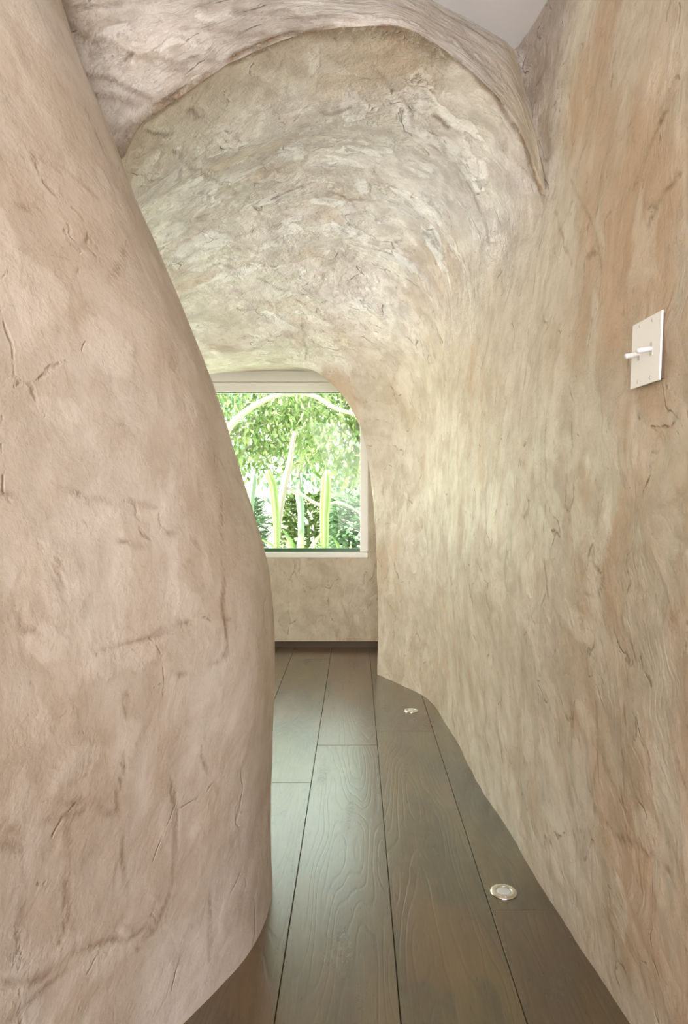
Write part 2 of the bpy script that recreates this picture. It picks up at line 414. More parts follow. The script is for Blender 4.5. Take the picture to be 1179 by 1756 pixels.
stR = np.zeros(GR.shape[0]*GR.shape[1]); stV = np.zeros(GV.shape[0]*GV.shape[1]); stH = np.zeros(GH.shape[0]*GH.shape[1])
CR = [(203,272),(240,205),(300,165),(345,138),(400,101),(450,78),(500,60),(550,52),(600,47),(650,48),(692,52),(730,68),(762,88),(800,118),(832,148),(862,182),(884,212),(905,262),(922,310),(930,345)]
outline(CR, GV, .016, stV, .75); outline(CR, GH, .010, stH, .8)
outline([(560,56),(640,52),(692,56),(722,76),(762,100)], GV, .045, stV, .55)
outline([(203,272),(240,215),(300,172)], GH, .035, stH, .6)  # paints the brown shadow on the header beside the crease's left end
outline([(880,215),(912,300),(928,350),(938,420)], GV, .010, stV, .7)
for L, wd, s in [([(1140,185),(1118,225),(1100,275),(1088,310),(1080,330)], .0035, .8), ([(1165,300),(1140,335),(1120,365),(1108,385)], .003, .6),
                 ([(1048,100),(1046,135),(1042,165)], .003, .6), ([(850,400),(856,440),(858,500)], .003, .4),
                 ([(932,700),(934,830),(930,960),(934,1020)], .003, .5), ([(1010,960),(1030,1000),(1020,1022),(1000,1020)], .004, .5),
                 ([(978,1208),(978,1260),(976,1310)], .0025, .5), ([(1018,1206),(1018,1280),(1014,1360)], .0025, .5),
                 ([(1066,1205),(1066,1290),(1062,1380)], .003, .5), ([(1010,1385),(1050,1430),(1100,1460),(1150,1500)], .003, .4), ([(820,560),(840,700),(836,760)], .0025, .4),
                 ([(905,240),(930,330),(960,400),(985,460)], .003, .5), ([(975,300),(1010,380),(1030,460)], .003, .4)]:
    outline(L, GR, wd, stR, s)
for L, wd, s in [([(470,345),(500,330),(540,316)], .004, .6), ([(640,120),(700,180),(760,260),(790,320)], .003, .4), ([(300,260),(350,300),(400,330),(470,400)], .003, .5),
                 ([(745,200),(760,215),(768,222)], .008, .8), ([(540,190),(560,200),(600,190)], .004, .6), ([(330,190),(345,205),(352,200)], .008, .7), ([(260,225),(285,235),(300,232)], .006, .6),
                 ([(560,330),(600,345),(650,350)], .004, .5), ([(440,480),(480,500),(520,505)], .003, .5), ([(520,560),(525,600),(522,620)], .003, .5),
                 ([(740,255),(790,300),(820,360),(832,420)], .006, .5)]:
    outline(L, GV, wd, stV, s)
for L, wd, s in [([(110,40),(200,80),(300,110),(400,130)], .003, .6), ([(150,130),(200,150),(260,170)], .004, .7), ([(110,12),(180,10),(240,6)], .006, .6), ([(250,100),(280,120),(320,118)], .004, .6),
                 ([(130,150),(160,168),(240,180)], .004, .6), ([(400,20),(520,30),(620,36)], .002, .5), ([(760,40),(830,110),(880,180)], .003, .5), ([(160,210),(200,222),(240,215)], .003, .5),
                 ([(740,2),(790,36),(840,66),(880,92)], .008, .7), ([(300,46),(380,56),(470,62)], .002, .5)]:
    outline(L, GH, wd, stH, s*.6)
def blob(G, st, items, amt=.8):
    V = G.reshape(-1, 3)
    for px, py, rx, ry, rz in items:
        c = anchor(G, [(px, py)])[0]; m = np.where(np.all(np.abs(V-c) < np.array((rx, ry, rz))*1.6, 1))[0]
        j = np.stack([vnoise(V[m]*14), vnoise(V[m]*14+50), vnoise(V[m]*14+90)], -1)*.022 + .008*vnoise(V[m]*48+7)[:, None]
        d = np.linalg.norm((V[m]+j-c)/np.array((rx, ry, rz)), axis=1)
        st[m] = np.where(st[m] > .05, st[m], np.minimum(st[m], -np.clip((1.0-d)*5, 0, amt)))
# paler dabs of plaster over the first coat; the vault's are partly painted highlights
blob(GR, stR, [(1100,1420,.05,.05,.045), (880,640,.04,.04,.06), (1010,560,.03,.03,.11), (985,1080,.06,.06,.04), (1140,110,.07,.07,.06), (1090,760,.015,.015,.09), (900,1260,.06,.06,.09), (950,1450,.04,.04,.10), (960,420,.03,.03,.10), (880,500,.04,.04,.12), (1020,930,.05,.05,.05), (840,930,.06,.06,.10), (1060,1560,.03,.03,.07), (900,1010,.04,.04,.16)], .5)
blob(GV, stV, [(350,425,.12,.09,.3), (300,400,.07,.06,.3), (505,265,.06,.07,.3), (330,318,.07,.05,.3), (610,185,.03,.10,.3), (742,415,.04,.07,.3), (690,450,.08,.03,.3), (450,350,.09,.04,.3), (560,350,.07,.03,.3), (620,325,.03,.05,.3), (400,470,.14,.04,.3), (245,300,.06,.05,.3), (540,100,.02,.09,.3), (580,400,.09,.03,.3), (500,380,.05,.03,.3), (660,250,.02,.07,.3), (760,250,.05,.03,.3), (820,290,.02,.06,.2), (230,370,.05,.07,.3)])
blob(GH, stH, [(180,60,.10,.2,.02), (300,80,.09,.2,.015), (420,30,.16,.2,.012), (560,22,.16,.2,.012), (680,30,.10,.2,.012), (250,150,.06,.2,.02), (800,80,.05,.2,.02), (130,90,.05,.2,.03)])
nw = sum(ck_v[:5]) + 1
stV2 = stV.reshape(GV.shape[:2])
def arc(G, ax): return np.concatenate([[0], np.cumsum(np.linalg.norm(np.diff(G, axis=ax), axis=-1).mean(1-ax))])
uR = np.concatenate([[0], np.cumsum(np.linalg.norm(np.diff(GR[-1], axis=0), axis=-1))])
uV = arc(GV, 1); uV = np.concatenate([uR[:nlow], uR[nlow-1]+uV[nlow:]-uV[nlow-1]])
vRa = arc(GR[:, :nlow], 0); vVa = vRa[-1]+arc(GV[:, :nlow], 0)
# how far a place belongs to the paler, more polished vault finish: grows with height, ragged border
def vaultness(G): return np.clip((G[..., 2]-1.62+.10*vnoise(G*5)+.05*vnoise(G*14))/.42, 0, 1)*(.5*np.clip((1.0-G[..., 0])/.5, 0, 1)*np.clip((G[..., 1]-1.72)/.2, 0, 1)+.5*np.clip((G[..., 1]-1.98+.08*vnoise(G*9))/.25, 0, 1))
tag(grid_object('wall_right', GR, M['plaster'], stain_glint_shade=stR, u=uR, v=vRa, vault=vaultness(GR)), 'beige hand-troweled plaster wall curving along the right side of the passage', kind='structure')
vv = vaultness(GV)
tag(grid_object('wall_right', GV[:, :nw], M['plaster'], stain_glint_shade=stV2[:, :nw], u=uV[:nw], v=vVa, vault=vv[:, :nw]), 'far stretch of the right plaster wall, turning in towards the window', kind='structure')
tag(grid_object('ceiling', GV[:, nw-1:], M['plaster'], stain_glint_shade=stV2[:, nw-1:], u=uV[nw-1:], v=vVa, vault=vv[:, nw-1:]), 'vaulted glossy plaster ceiling dipping towards the window', kind='structure')
tag(grid_object('wall_front', np.swapaxes(GH, 0, 1)[::-1], M['plaster_band'], stain_glint_shade=np.swapaxes(stH.reshape(GH.shape[:2]), 0, 1)[::-1], v0=7., vault=np.swapaxes(np.clip((.50-GH[..., 0]+.04*vnoise(GH*12))/.16, 0, 1)*.6, 0, 1)[::-1]), 'streaky plaster header over the mouth of the vault', kind='structure')
tag(grid_object('trim_1', GS, M['plaster'], u=arc(GS, 1), v=vVa[-1]+arc(GS, 0), vault=vaultness(GS)*.6), 'rounded plaster return of the arch in front of the window', kind='structure')

# ------------------------------------------------------------ left wall: a free-standing bulging mass
PL = np.array([(-1.5,-2.7),(-.95,-1.2),(-.66,.2),(-.555,.8),(-.44,1.15),(-.339,1.356),(-.285,1.46),(-.24,1.572),(-.219,1.70),(-.218,1.8),(-.235,1.9),(-.30,2.05),(-.45,2.2),(-.8,2.3),(-1.8,2.35)])
ZL = [0,.05,.12,.25,.4,.55,.7,.85,1,1.15,1.3,1.45,1.6,1.75,1.9,2.05,2.2,2.35,2.5]
DXL = [0.0,-.001,-.0007,-.0014,.0066,.0144,.0156,.001,-.0344,-.0761,-.1195,-.1764,-.2353,-.297,-.3504,-.4146,-.4608,-.5007,-.5213]
LN = np.array([[(x+dx, y-.12*z, z) for z, dx in zip(ZL, DXL)] for x, y in PL])
GL = loft(LN, [16, 24, 40, 44, 28, 14, 16, 16, 12, 12, 18, 16, 14, 20], [6, 8, 12, 16] + [16]*14)
GL = lumps(GL, .55)
stL = np.zeros(GL.shape[0]*GL.shape[1])
for L, wd, s in [([(222,430),(210,455),(190,485)], .006, .55), ([(380,840),(378,905),(384,960),(386,1040),(388,1130)], .003, .6), ([(0,848),(60,842),(130,850),(150,862)], .004, .5),
                 ([(150,895),(185,925),(240,925)], .004, .6), ([(160,862),(220,868),(270,866)], .004, .4), ([(118,1422),(116,1480),(112,1570),(100,1625)], .003, .6), ([(222,1190),(214,1250),(212,1330),(215,1440),(214,1570)], .003, .55),
                 ([(348,1260),(352,1310),(375,1360)], .003, .5), ([(105,1360),(130,1380),(200,1400)], .003, .4), ([(0,1410),(60,1405),(140,1400),(210,1390)], .008, .4), ([(0,1440),(50,1445)], .01, .4),
                 ([(45,1450),(40,1530),(28,1600)], .003, .5), ([(300,1350),(305,1400),(298,1520),(270,1590),(240,1625)], .003, .5), ([(0,1690),(50,1680),(90,1655),(180,1620),(260,1590)], .004, .5),
                 ([(20,1735),(60,1700),(110,1670)], .008, .5), ([(70,275),(110,290),(150,325),(170,340)], .003, .4), ([(30,355),(100,362)], .002, .4), ([(240,1100),(300,1075),(330,1055)], .003, .5),
                 ([(160,1110),(220,1102),(280,1080)], .003, .4), ([(365,1530),(362,1600),(358,1650)], .003, .4), ([(105,1060),(110,1000),(105,960)], .003, .45), ([(35,1040),(45,1075),(60,1070)], .006, .45),
                 ([(335,925),(345,950),(318,975)], .005, .5), ([(275,905),(290,915),(310,912)], .006, .5), ([(225,250),(255,330),(290,420)], .004, .3), ([(395,1120),(350,1150),(310,1160)], .004, .4)]:
    outline(L, GL, wd, stL, s)
blob(GL, stL, [(150,895,.07,.07,.022), (425,920,.03,.06,.09), (210,1130,.10,.10,.03), (330,1035,.05,.05,.03), (60,1660,.12,.12,.03), (190,1640,.07,.07,.03), (300,1400,.03,.03,.08), (80,1100,.05,.05,.03), (100,690,.05,.05,.03), (195,585,.06,.06,.05), (50,20,.05,.05,.07), (170,290,.02,.02,.08),
    (45,500,.08,.08,.07), (275,1700,.04,.04,.05), (385,1580,.012,.02,.05), (215,980,.02,.02,.08), (85,1000,.02,.02,.07), (360,980,.02,.02,.04), (230,1260,.04,.04,.04), (330,700,.03,.03,.05), (395,700,.02,.03,.05), (140,1320,.06,.06,.03), (260,890,.05,.05,.02)], .38)
o = grid_object('wall_left', GL, M['plaster_pink'], stain_glint_shade=stL, flip=True)
tag(o, 'pinkish tan plaster mass bulging on the left side of the passage', kind='structure')

# ------------------------------------------------------------ window wall, far end
YW = 4.60
def uv_box(me, ax=0, ay=2):
    uv = me.uv_layers.new(name='UVMap')
    for l in me.loops:
        c = me.vertices[l.vertex_index].co; uv.data[l.index].uv = (c[ay], c[ax])
WX0, WX1, WZ0, WZ1 = -1.75, .082, .603, 1.868        # opening
bm = bmesh.new()
for a in ((-2.6, 1.9, YW, YW+.16, .046, WZ0), (-2.6, WX0, YW, YW+.16, WZ0, WZ1), (WX1, 1.9, YW, YW+.16, WZ0, WZ1), (-2.6, 1.9, YW, YW+.16, WZ1, 2.8)): box(bm, *a)
bmesh.ops.remove_doubles(bm, verts=bm.verts, dist=1e-4)
me = bpy.data.meshes.new('wall_far'); bm.to_mesh(me); bm.free(); uv_box(me)
tag(link('wall_far', me, M['plaster']), 'low beige plaster wall under and around the garden window', kind='structure')
bm = bmesh.new(); box(bm, -2.6, 1.9, YW+.03, YW+.16, 0, .046)
tag(obj('baseboard_far', bm, plain('dark_base', (.10, .07, .045), .6)), 'dark recessed baseboard under the window wall', kind='structure')

M['frame'] = plain('frame_paint', (.86, .86, .81), .35)
M['gasket'] = plain('green_gasket', (.05, .13, .06), .3)
gt = NT('window_glass')
lp_t = gt.n('ShaderNodeBsdfTransparent'); lp_t.inputs[0].default_value = (.93, .97, .89, 1)
gl = gt.n('ShaderNodeBsdfGlossy'); gl.inputs['Roughness'].default_value = .0
fr = gt.n('ShaderNodeFresnel'); fr.inputs[0].default_value = 1.22
mx = gt.n('ShaderNodeMixShader'); gt.t.links.new(fr.outputs[0], mx.inputs[0]); gt.t.links.new(lp_t.outputs[0], mx.inputs[1]); gt.t.links.new(gl.outputs[0], mx.inputs[2])
gt.t.links.new(mx.outputs[0], gt.out.inputs[0]); M['glass'] = gt.m
win = empty('window_1', (-.8, YW, WZ0)); tag(win, 'picture window onto the garden in a cream frame', kind='structure')
def wp(name, boxes, mat, bev=.003):
    bm = bmesh.new()
    for a in boxes: box(bm, a[0]+.8, a[1]+.8, a[2]-YW, a[3]-YW, a[4]-WZ0, a[5]-WZ0)
    return obj(name, bm, mat, win, bevel=bev)
GX1, GZ0, GZ1 = .0275, .648, 1.717
wp('jamb', [(GX1, WX1, YW+.02, YW+.12, WZ0+.038, WZ1)], M['frame'])
wp('jamb', [(WX0, WX0+.055, YW+.02, YW+.12, WZ0+.038, WZ1)], M['frame'])
wp('bottom_rail', [(WX0, WX1, YW-.004, YW+.12, WZ0, WZ0+.036)], M['frame'], .006)
wp('head_rail', [(WX0+.055, GX1, YW+.03, YW+.12, GZ1, 1.782)], M['frame'])
wp('blind_box', [(WX0+.055, GX1+.03, YW+.005, YW+.12, 1.784, WZ1)], M['frame'], .006)
wp('gasket', [(WX0+.055, GX1, YW+.055, YW+.085, GZ0-.009, GZ0+.014)], M['gasket'], 0)
wp('gasket', [(WX0+.055, GX1, YW+.06, YW+.08, GZ1-.004, GZ1)], M['gasket'], 0)
wp('glass_pane', [(WX0+.05, GX1+.004, YW+.068, YW+.074, GZ0-.004, GZ1+.004)], M['glass'], 0)

# ------------------------------------------------------------ room shell
bm = bmesh.new(); box(bm, -3.2, 2.4, -3.2, 2.6, 2.45, 2.60)
tag(obj('ceiling', bm, M['white_paint']), 'smooth white flat ceiling over the near room', kind='structure')
bm = bmesh.new()
for a in ((-3.2, -1.2, -2.9, -2.75, 0, 2.5), (.7, 2.4, -2.9, -2.75, 0, 2.5), (-1.2, .7, -2.9, -2.75, 0, .35), (-1.2, .7, -2.9, -2.75, 2.25, 2.5)): box(bm, *a)
tag(obj('wall_back', bm, M['room_paint']), 'pale unseen wall behind the viewer, with an opening added for the fill lamp', kind='structure')  # opening added to let the room fill lamp in
bm = bmesh.new()
box(bm, 2.2, 2.35, -3.0, 4.8, 0, 2.9); box(bm, -3.2, -3.05, -3.0, 4.8, 0, 2.9)
box(bm, -3.2, 2.4, 2.45, 4.8, 2.62, 2.9)
tag(obj('wall_outer', bm, M['room_paint']), 'outer shell of the house', kind='structure')
bm = bmesh.new()
for a in ((-2.75, -2.6, 2.2, 2.5, 0, 2.7), (-2.75, -2.6, 4.4, 4.8, 0, 2.7), (-2.75, -2.6, 2.5, 4.4, 1.95, 2.7)): box(bm, *a)
tag(obj('wall_side', bm, M['plaster_pink']), 'hidden end wall of the side room left of the window', kind='structure')
w2 = empty('added_door', (-2.65, 3.45, 0)); tag(w2, 'added glazed door of the side room, unseen behind the bulging wall, for the side fill lamp', kind='structure')  # added unseen door, an opening for the side fill lamp
bm = bmesh.new()
for a in ((-.04, .04, -.95, -.89, 0, 1.95), (-.04, .04, .89, .95, 0, 1.95), (-.04, .04, -.89, .89, 1.89, 1.95), (-.04, .04, -.89, .89, 0, .06), (-.03, .03, -.025, .025, .06, 1.89)): box(bm, *a)
obj('added_door_frame', bm, M['frame'], w2, bevel=.003)

# ------------------------------------------------------------ floor planks
def wood():
    t = NT('oak_planks')
    pos = t.n('ShaderNodeNewGeometry').outputs['Position']
    a = t.n('ShaderNodeAttribute', attribute_name='plank'); c = t.n('ShaderNodeSeparateColor'); t.put(c.inputs[0], a.outputs['Color'])
    off = t.vmath('SCALE', a.outputs['Color']); off.node.inputs['Scale'].default_value = 37.
    p = t.vmath('ADD', pos, off)
    warp = t.noise(t.vmath('MULTIPLY', p, (3.2, .42, 1.)), 1.6, 2, .45).outputs[0]
    warp2 = t.noise(t.vmath('MULTIPLY', p, (14., 3., 1.)), 1.5, 4, .55).outputs[0]
    sx = t.n('ShaderNodeSeparateXYZ'); t.put(sx.inputs[0], p)
    ph = t.math('ADD', t.math('MULTIPLY', sx.outputs[0], 6.), t.math('ADD', t.math('MULTIPLY', warp, 30.), t.math('MULTIPLY', warp2, 1.1)))
    ring = t.math('PINGPONG', ph, .5)
    line = t.ramp(ring, .30, .5)
    fibre = t.noise(t.vmath('MULTIPLY', p, (210., 9., 1.)), 1., 5, .65).outputs[0]
    pores = t.ramp(t.noise(t.vmath('MULTIPLY', p, (150., 22., 1.)), 1., 3, .7).outputs[0], .60, .70)
    blotch = t.noise(t.vmath('MULTIPLY', p, (5., 1.5, 1.)), 1.4, 5, .6).outputs[0]
    worn = t.math('MULTIPLY', t.ramp(t.noise(t.vmath('MULTIPLY', p, (7., 1.1, 1.)), 1.7, 5, .6).outputs[0], .58, .72), t.ramp(t.noise(p, 90, 4, .7).outputs[0], .45, .6))
    col = t.mix(t.ramp(blotch, .35, .68), (.040, .032, .011), (.112, .088, .030))
    col = t.mix(t.math('MULTIPLY', t.ramp(c.outputs[0], 0., 1.), .55), col, (.11, .066, .030))
    col = t.mix(t.math('MULTIPLY', t.math('MULTIPLY', line, t.ramp(t.noise(p, 2.2, 3).outputs[0], .40, .56)), .5), col, (.040, .033, .018))
    col = t.mix(t.math('MULTIPLY', pores, .75), col, (.035, .022, .012))
    col = t.mix(t.math('MULTIPLY', t.ramp(fibre, .5, .8), .25), col, (.26, .19, .11))
    col = t.mix(t.math('MULTIPLY', worn, .5), col, (.045, .032, .02))
    rust = t.ramp(t.noise(t.vmath('MULTIPLY', p, (3., 1.6, 1.)), 1.3, 4, .6).outputs[0], .50, .66)
    col = t.mix(t.math('MULTIPLY', rust, .45), col, (.150, .072, .020))
    h = t.math('ADD', t.math('MULTIPLY', line, -.5), t.math('ADD', t.math('MULTIPLY', fibre, .25), t.math('MULTIPLY', pores, -.4)))
    h = t.math('SUBTRACT', h, t.math('MULTIPLY', worn, .5))
    bp = t.n('ShaderNodeBump'); bp.inputs['Strength'].default_value = .5; bp.inputs['Distance'].default_value = .0014; t.put(bp.inputs['Height'], h)
    ro = t.math('ADD', .22, t.math('ADD', t.math('MULTIPLY', blotch, .16), t.math('MULTIPLY', worn, .25)))
    t.bsdf(Base_Color=col, Roughness=ro, Specular_IOR_Level=.5, Coat_Weight=1., Coat_Roughness=.27, Coat_IOR=1.58, Normal=bp.outputs[0])
    return t.m
M['wood'] = wood()
PW = .2495; X0 = -.161
joints = {-1: [2.478, .35, 4.3], 0: [2.842, .9, 4.95], 1: [3.007, -.2], 2: [1.7256, 3.55, -.9], 3: [2.4, .3]}
bm = bmesh.new(); cl = bm.loops.layers.float_color.new('plank')
rnd = random.Random(4)
for b in range(-12, 9):
    x0, x1 = X0+b*PW, X0+(b+1)*PW
    js = joints.get(b) or [rnd.uniform(-2.4, -1), rnd.uniform(.3, 1.2), rnd.uniform(2.4, 3.6)]
    js = [-3.1] + sorted(js) + [4.76]
    js = [j for j in js if j <= 4.76]
    for y0, y1 in zip(js, js[1:]):
        if y1-y0 < .05: continue
        n0 = len(bm.faces); g = .0008; e = .0011
        c = (rnd.random(), rnd.random(), rnd.random(), 1)
        lo = [(x0+g, y0+g), (x1-g, y0+g), (x1-g, y1-g), (x0+g, y1-g)]
        hi = [(x0+g+e, y0+g+e), (x1-g-e, y0+g+e), (x1-g-e, y1-g-e), (x0+g+e, y1-g-e)]
        vb = [bm.verts.new((x, y, -.014)) for x, y in lo]; vm = [bm.verts.new((x, y, -.0012)) for x, y in lo]; vt = [bm.verts.new((x, y, 0)) for x, y in hi]
        fs = [bm.faces.new(vt)]
        for i in range(4):
            j = (i+1) % 4
            fs.append(bm.faces.new((vb[i], vb[j], vm[j], vm[i]))); fs.append(bm.faces.new((vm[i], vm[j], vt[j], vt[i])))
        for f in fs:
            for l in f.loops: l[cl] = c
fl = obj('floor', bm, M['wood']); tag(fl, 'wide dark oak plank floor', kind='structure')
bm = bmesh.new(); box(bm, -3.3, 2.5, -3.3, 4.8, -.2, -.0142)
tag(obj('floor', bm, plain('subfloor', (.02, .014, .009), .9)), 'dark subfloor showing in the plank joints', kind='structure')
# ------------------------------------------------------------ recessed floor lights
st = NT('brushed_steel'); sn = st.noise(st.n('ShaderNodeTexCoord').outputs['Object'], 60, 3).outputs[0]
st.bsdf(Base_Color=(.78, .76, .68), Metallic=1., Roughness=st.math('ADD', .18, st.math('MULTIPLY', sn, .12)))
M['steel'] = st.m
ln = NT('frosted_lens'); ln.bsdf(Base_Color=(.62, .62, .62), Roughness=.22, Specular_IOR_Level=.8); M['lens'] = ln.m
def floor_light(x, y, label, group='round floor lights along the right wall'):
    e = empty('recessed_floor_light', (x, y, 0)); tag(e, label, 'floor light', group)
    bm = bmesh.new(); lathe(bm, [(.0195, .0005), (.0195, .0042), (.0225, .0052), (.0305, .0048), (.0345, .0028), (.0356, 0), (.0195, 0), (.0195, .0005)], 64)
    obj('trim_ring', bm, M['steel'], e, True)
    bm = bmesh.new(); lathe(bm, [(.0194, .0), (.0194, .0036), (.013, .0046), (.0, .005)], 48)
    obj('lens', bm, M['lens'], e, True)
    for a in (-90, 30, 150):
        bm = bmesh.new(); lathe(bm, [(.0026, 0), (.0026, .0010), (.0, .0016)], 12, Matrix.Translation((.0285*cos(R(a)), .0285*sin(R(a)), .0044)))
        obj('screw', bm, M['steel'], e, True)
def fill_spot(x, y, tx, ty, energy):
    o = lamp('vault_fill', 'SPOT', (x, y, .012), (0, 0, 0), energy, (1, .96, .95))
    o.data.spot_size = R(95); o.data.spot_blend = .9; o.data.shadow_soft_size = .018
    o.rotation_euler = (Vector((x, y, .012))-Vector((tx, ty, 2.2))).to_track_quat('Z', 'Y').to_euler()
def floor_at(px, py): Y = F*EYE/(py-VY); return (px-VX)*Y/F, Y
x, y = floor_at(863, 1530); floor_light(x, y, 'near steel floor light set in a plank beside the right wall')
x, y = floor_at(705, 1219); floor_light(x, y, 'far steel floor light near the bend of the right wall')

# added unseen fitting behind the bulging wall, its spot put in to brighten the vault
floor_light(-.95, 3.0, 'added steel floor light, unseen behind the bulging left wall, to brighten the vault', None); fill_spot(-.95, 3.0, -.35, 2.55, 70)

# ------------------------------------------------------------ light switch on the right wall
M['switch'] = plain('switch_plastic', (.92, .93, .88), .4)
M['slot'] = plain('slot_plastic', (.62, .62, .57), .5)
SX, SY, SZ = .4905, 1.16, 1.285
sw = empty('light_switch', (SX, SY, SZ), (0, R(2.4), R(2.0)))
tag(sw, 'white double toggle light switch plate on the right plaster wall', 'light switch')
bm = bmesh.new(); box(bm, -.0035, .0002, -.054, .054, -.0565, .0565); obj('wall_plate', bm, M['switch'], sw, bevel=.0012)
bm = bmesh.new(); box(bm, .0002, .022, -.0505, .0505, -.053, .053); obj('back_box', bm, plain('switch_box_shade', (.13, .09, .06), .8), sw)  # box coloured dark brown to read as the shadow gap behind the plate
for dy in (.023, -.023):
    bm = bmesh.new(); box(bm, -.0042, -.0030, dy-.0045, dy+.0045, -.011, .011); obj('slot', bm, M['slot'], sw)
    bm = bmesh.new()
    tube(bm, [(-.002, dy, 0), (-.010, dy, -.0012), (-.020, dy, -.0035), (-.0265, dy, -.005), (-.0280, dy, -.0054)], [.0042, .0040, .0046, .0046, .0030], 12)
    obj('toggle', bm, plain('toggle_plastic', (.72, .71, .72), .3), sw, True)
    for dz in (.030, -.030, .0477, -.0477):
        if abs(dz) < .04: continue
        bm = bmesh.new(); lathe(bm, [(.0034, 0), (.0030, .0009), (.0, .0013)], 14, Matrix.Translation((-.0034, dy, dz)) @ Matrix.Rotation(R(-90), 4, 'Y'))
        obj('screw', bm, M['slot'] if dz else M['switch'], sw, True)

# ------------------------------------------------------------ garden
def leafmat(name, a, b, trans=.55):
    t = NT(name); pos = t.n('ShaderNodeNewGeometry').outputs['Position']
    f = t.noise(pos, 3.5, 3).outputs[0]; oi = t.n('ShaderNodeNewGeometry').outputs['Random Per Island']
    col = t.mix(t.ramp(t.math('ADD', t.math('MULTIPLY', f, .5), t.math('MULTIPLY', oi, .5)), .25, .75), a, b)
    d = t.n('ShaderNodeBsdfPrincipled'); t.put(d.inputs['Base Color'], col); d.inputs['Roughness'].default_value = .35
    tr = t.n('ShaderNodeBsdfTranslucent'); t.put(tr.inputs[0], col)
    m = t.n('ShaderNodeMixShader'); m.inputs[0].default_value = trans*.6
    t.t.links.new(d.outputs[0], m.inputs[1]); t.t.links.new(tr.outputs[0], m.inputs[2]); t.t.links.new(m.outputs[0], t.out.inputs[0])
    return t.m
M['leaf'] = leafmat('leaf_green', (.10, .185, .045), (.32, .385, .17))
M['leaf2'] = leafmat('leaf_bluegreen', (.085, .17, .085), (.25, .35, .23))
M['bark'] = plain('pale_bark', (.28, .25, .23), .8)
M['cactus'] = leafmat('cactus_green', (.13, .21, .055), (.21, .29, .10), .1)
M['cactus_grey'] = leafmat('cactus_grey', (.12, .20, .13), (.19, .27, .20), .1)
M['agave'] = leafmat('agave_green', (.13, .26, .06), (.28, .40, .15), .25)
def leaf(bm, p, d, L, w, nrm):
    s = d.cross(nrm).normalized()*w; dip = nrm*(-w*.35)
    a = bm.verts.new(p); b = bm.verts.new(p+d*L*.45+s+dip*-1); c = bm.verts.new(p+d*L+nrm*(-L*.15)); e = bm.verts.new(p+d*L*.45-s+dip*-1); m = bm.verts.new(p+d*L*.5)
    bm.faces.new((a, b, m)); bm.faces.new((b, c, m)); bm.faces.new((c, e, m)); bm.faces.new((e, a, m))
def tree(name, base, crown, rad, n, mat, label, cat, L=.13, trunk_r=.07, seed=1):
    rn = random.Random(seed); e = empty(name, base); tag(e, label, cat, 'garden trees beyond the window')
    b = Vector(base); c = Vector(crown)-b
    bm = bmesh.new(); mid = c*.5+Vector((rn.uniform(-.15, .15), 0, 0))
    tube(bm, [(0, 0, -.05), mid*.5, mid, c*.8], [trunk_r, trunk_r*.85, trunk_r*.7, trunk_r*.45], 10)
    obj('trunk', bm, M['bark'], e, True)
    bm = bmesh.new(); tips = []
    for k in range(16):
        th = rn.uniform(0, 2*pi); z = rn.uniform(-.6, .9); r = math.sqrt(max(0, 1-z*z*.8))
        q = c+Vector((rad[0]*r*cos(th), rad[1]*r*sin(th), rad[2]*z))*.85
        s0 = c*.62+Vector((0, 0, rn.uniform(-.3, .3))); m1 = (s0+q)/2+Vector((0, 0, .18))
        bw = bmesh.new(); tube(bm, [s0, m1, q], [.028, .018, .006], 6); bw.free(); tips.append((s0, m1, q))
    obj('branches', bm, M['bark'], e, True)
    bm = bmesh.new()
    for k in range(n):
        if rn.random() < .45:
            s0, m1, q = rn.choice(tips); t = rn.random()
            p = (m1*(1-t)+q*t)+Vector((rn.gauss(0, .12), rn.gauss(0, .12), rn.gauss(0, .14)))
        else:
            th = rn.uniform(0, 2*pi); z = rn.uniform(-1, 1); r = math.sqrt(1-z*z); s = rn.uniform(.55, 1.0)
            p = c+Vector((rad[0]*r*cos(th), rad[1]*r*sin(th), rad[2]*z))*s
        d = Vector((rn.gauss(0, .6), rn.gauss(0, .6), rn.gauss(-.7, .5))).normalized()
        nn = Vector((rn.gauss(0, .6), rn.gauss(-.5, .6), rn.gauss(.8, .5))).normalized()
        nn = (nn-d*nn.dot(d)).normalized()
        leaf(bm, p, d, L*rn.uniform(.6, 1.3), L*.16*rn.uniform(.8, 1.3), nn)
    tag(obj('foliage', bm, mat, e), kind='stuff')
    return e
GZ = .12
gm = NT('gravel'); gp = gm.n('ShaderNodeNewGeometry').outputs['Position']; gv = gm.voro(gp, 30).outputs['Color']; gc = gm.n('ShaderNodeSeparateColor'); gm.put(gc.inputs[0], gv)
gm.bsdf(Base_Color=gm.mix(gc.outputs[0], (.45, .43, .38), (.80, .78, .72)), Roughness=.9)
bm = bmesh.new(); box(bm, -25, 25, 4.8, 45, GZ-.3, GZ); tag(obj('ground', bm, gm.m), 'pale gravel ground of the garden', kind='structure')
bm = bmesh.new(); box(bm, -14, 14, 13.5, 13.8, GZ, .62)
gwall = obj('garden_wall', bm, plain('lime_render', (.80, .80, .78), .9)); tag(gwall, 'low white rendered wall behind the cacti', kind='structure')
tree('broadleaf_tree', (-2.6, 9.6, GZ), (-1.9, 9.4, 2.15), (1.7, .55, 1.15), 5200, M['leaf'], 'broadleaf tree with light green leaves filling the upper left of the window', 'tree', seed=3)
tree('broadleaf_tree', (.55, 11.2, GZ), (.1, 11.2, 2.35), (1.5, .4, 1.3), 4800, M['leaf'], 'broadleaf tree with drooping leaves in the upper right of the window', 'tree', L=.17, seed=5)
tree('broadleaf_tree', (1.1, 12.9, GZ), (.3, 12.8, 1.3), (1.2, .35, .85), 3200, M['leaf2'], 'blue-green leafy tree low at the right edge of the window', 'tree', L=.12, seed=8)
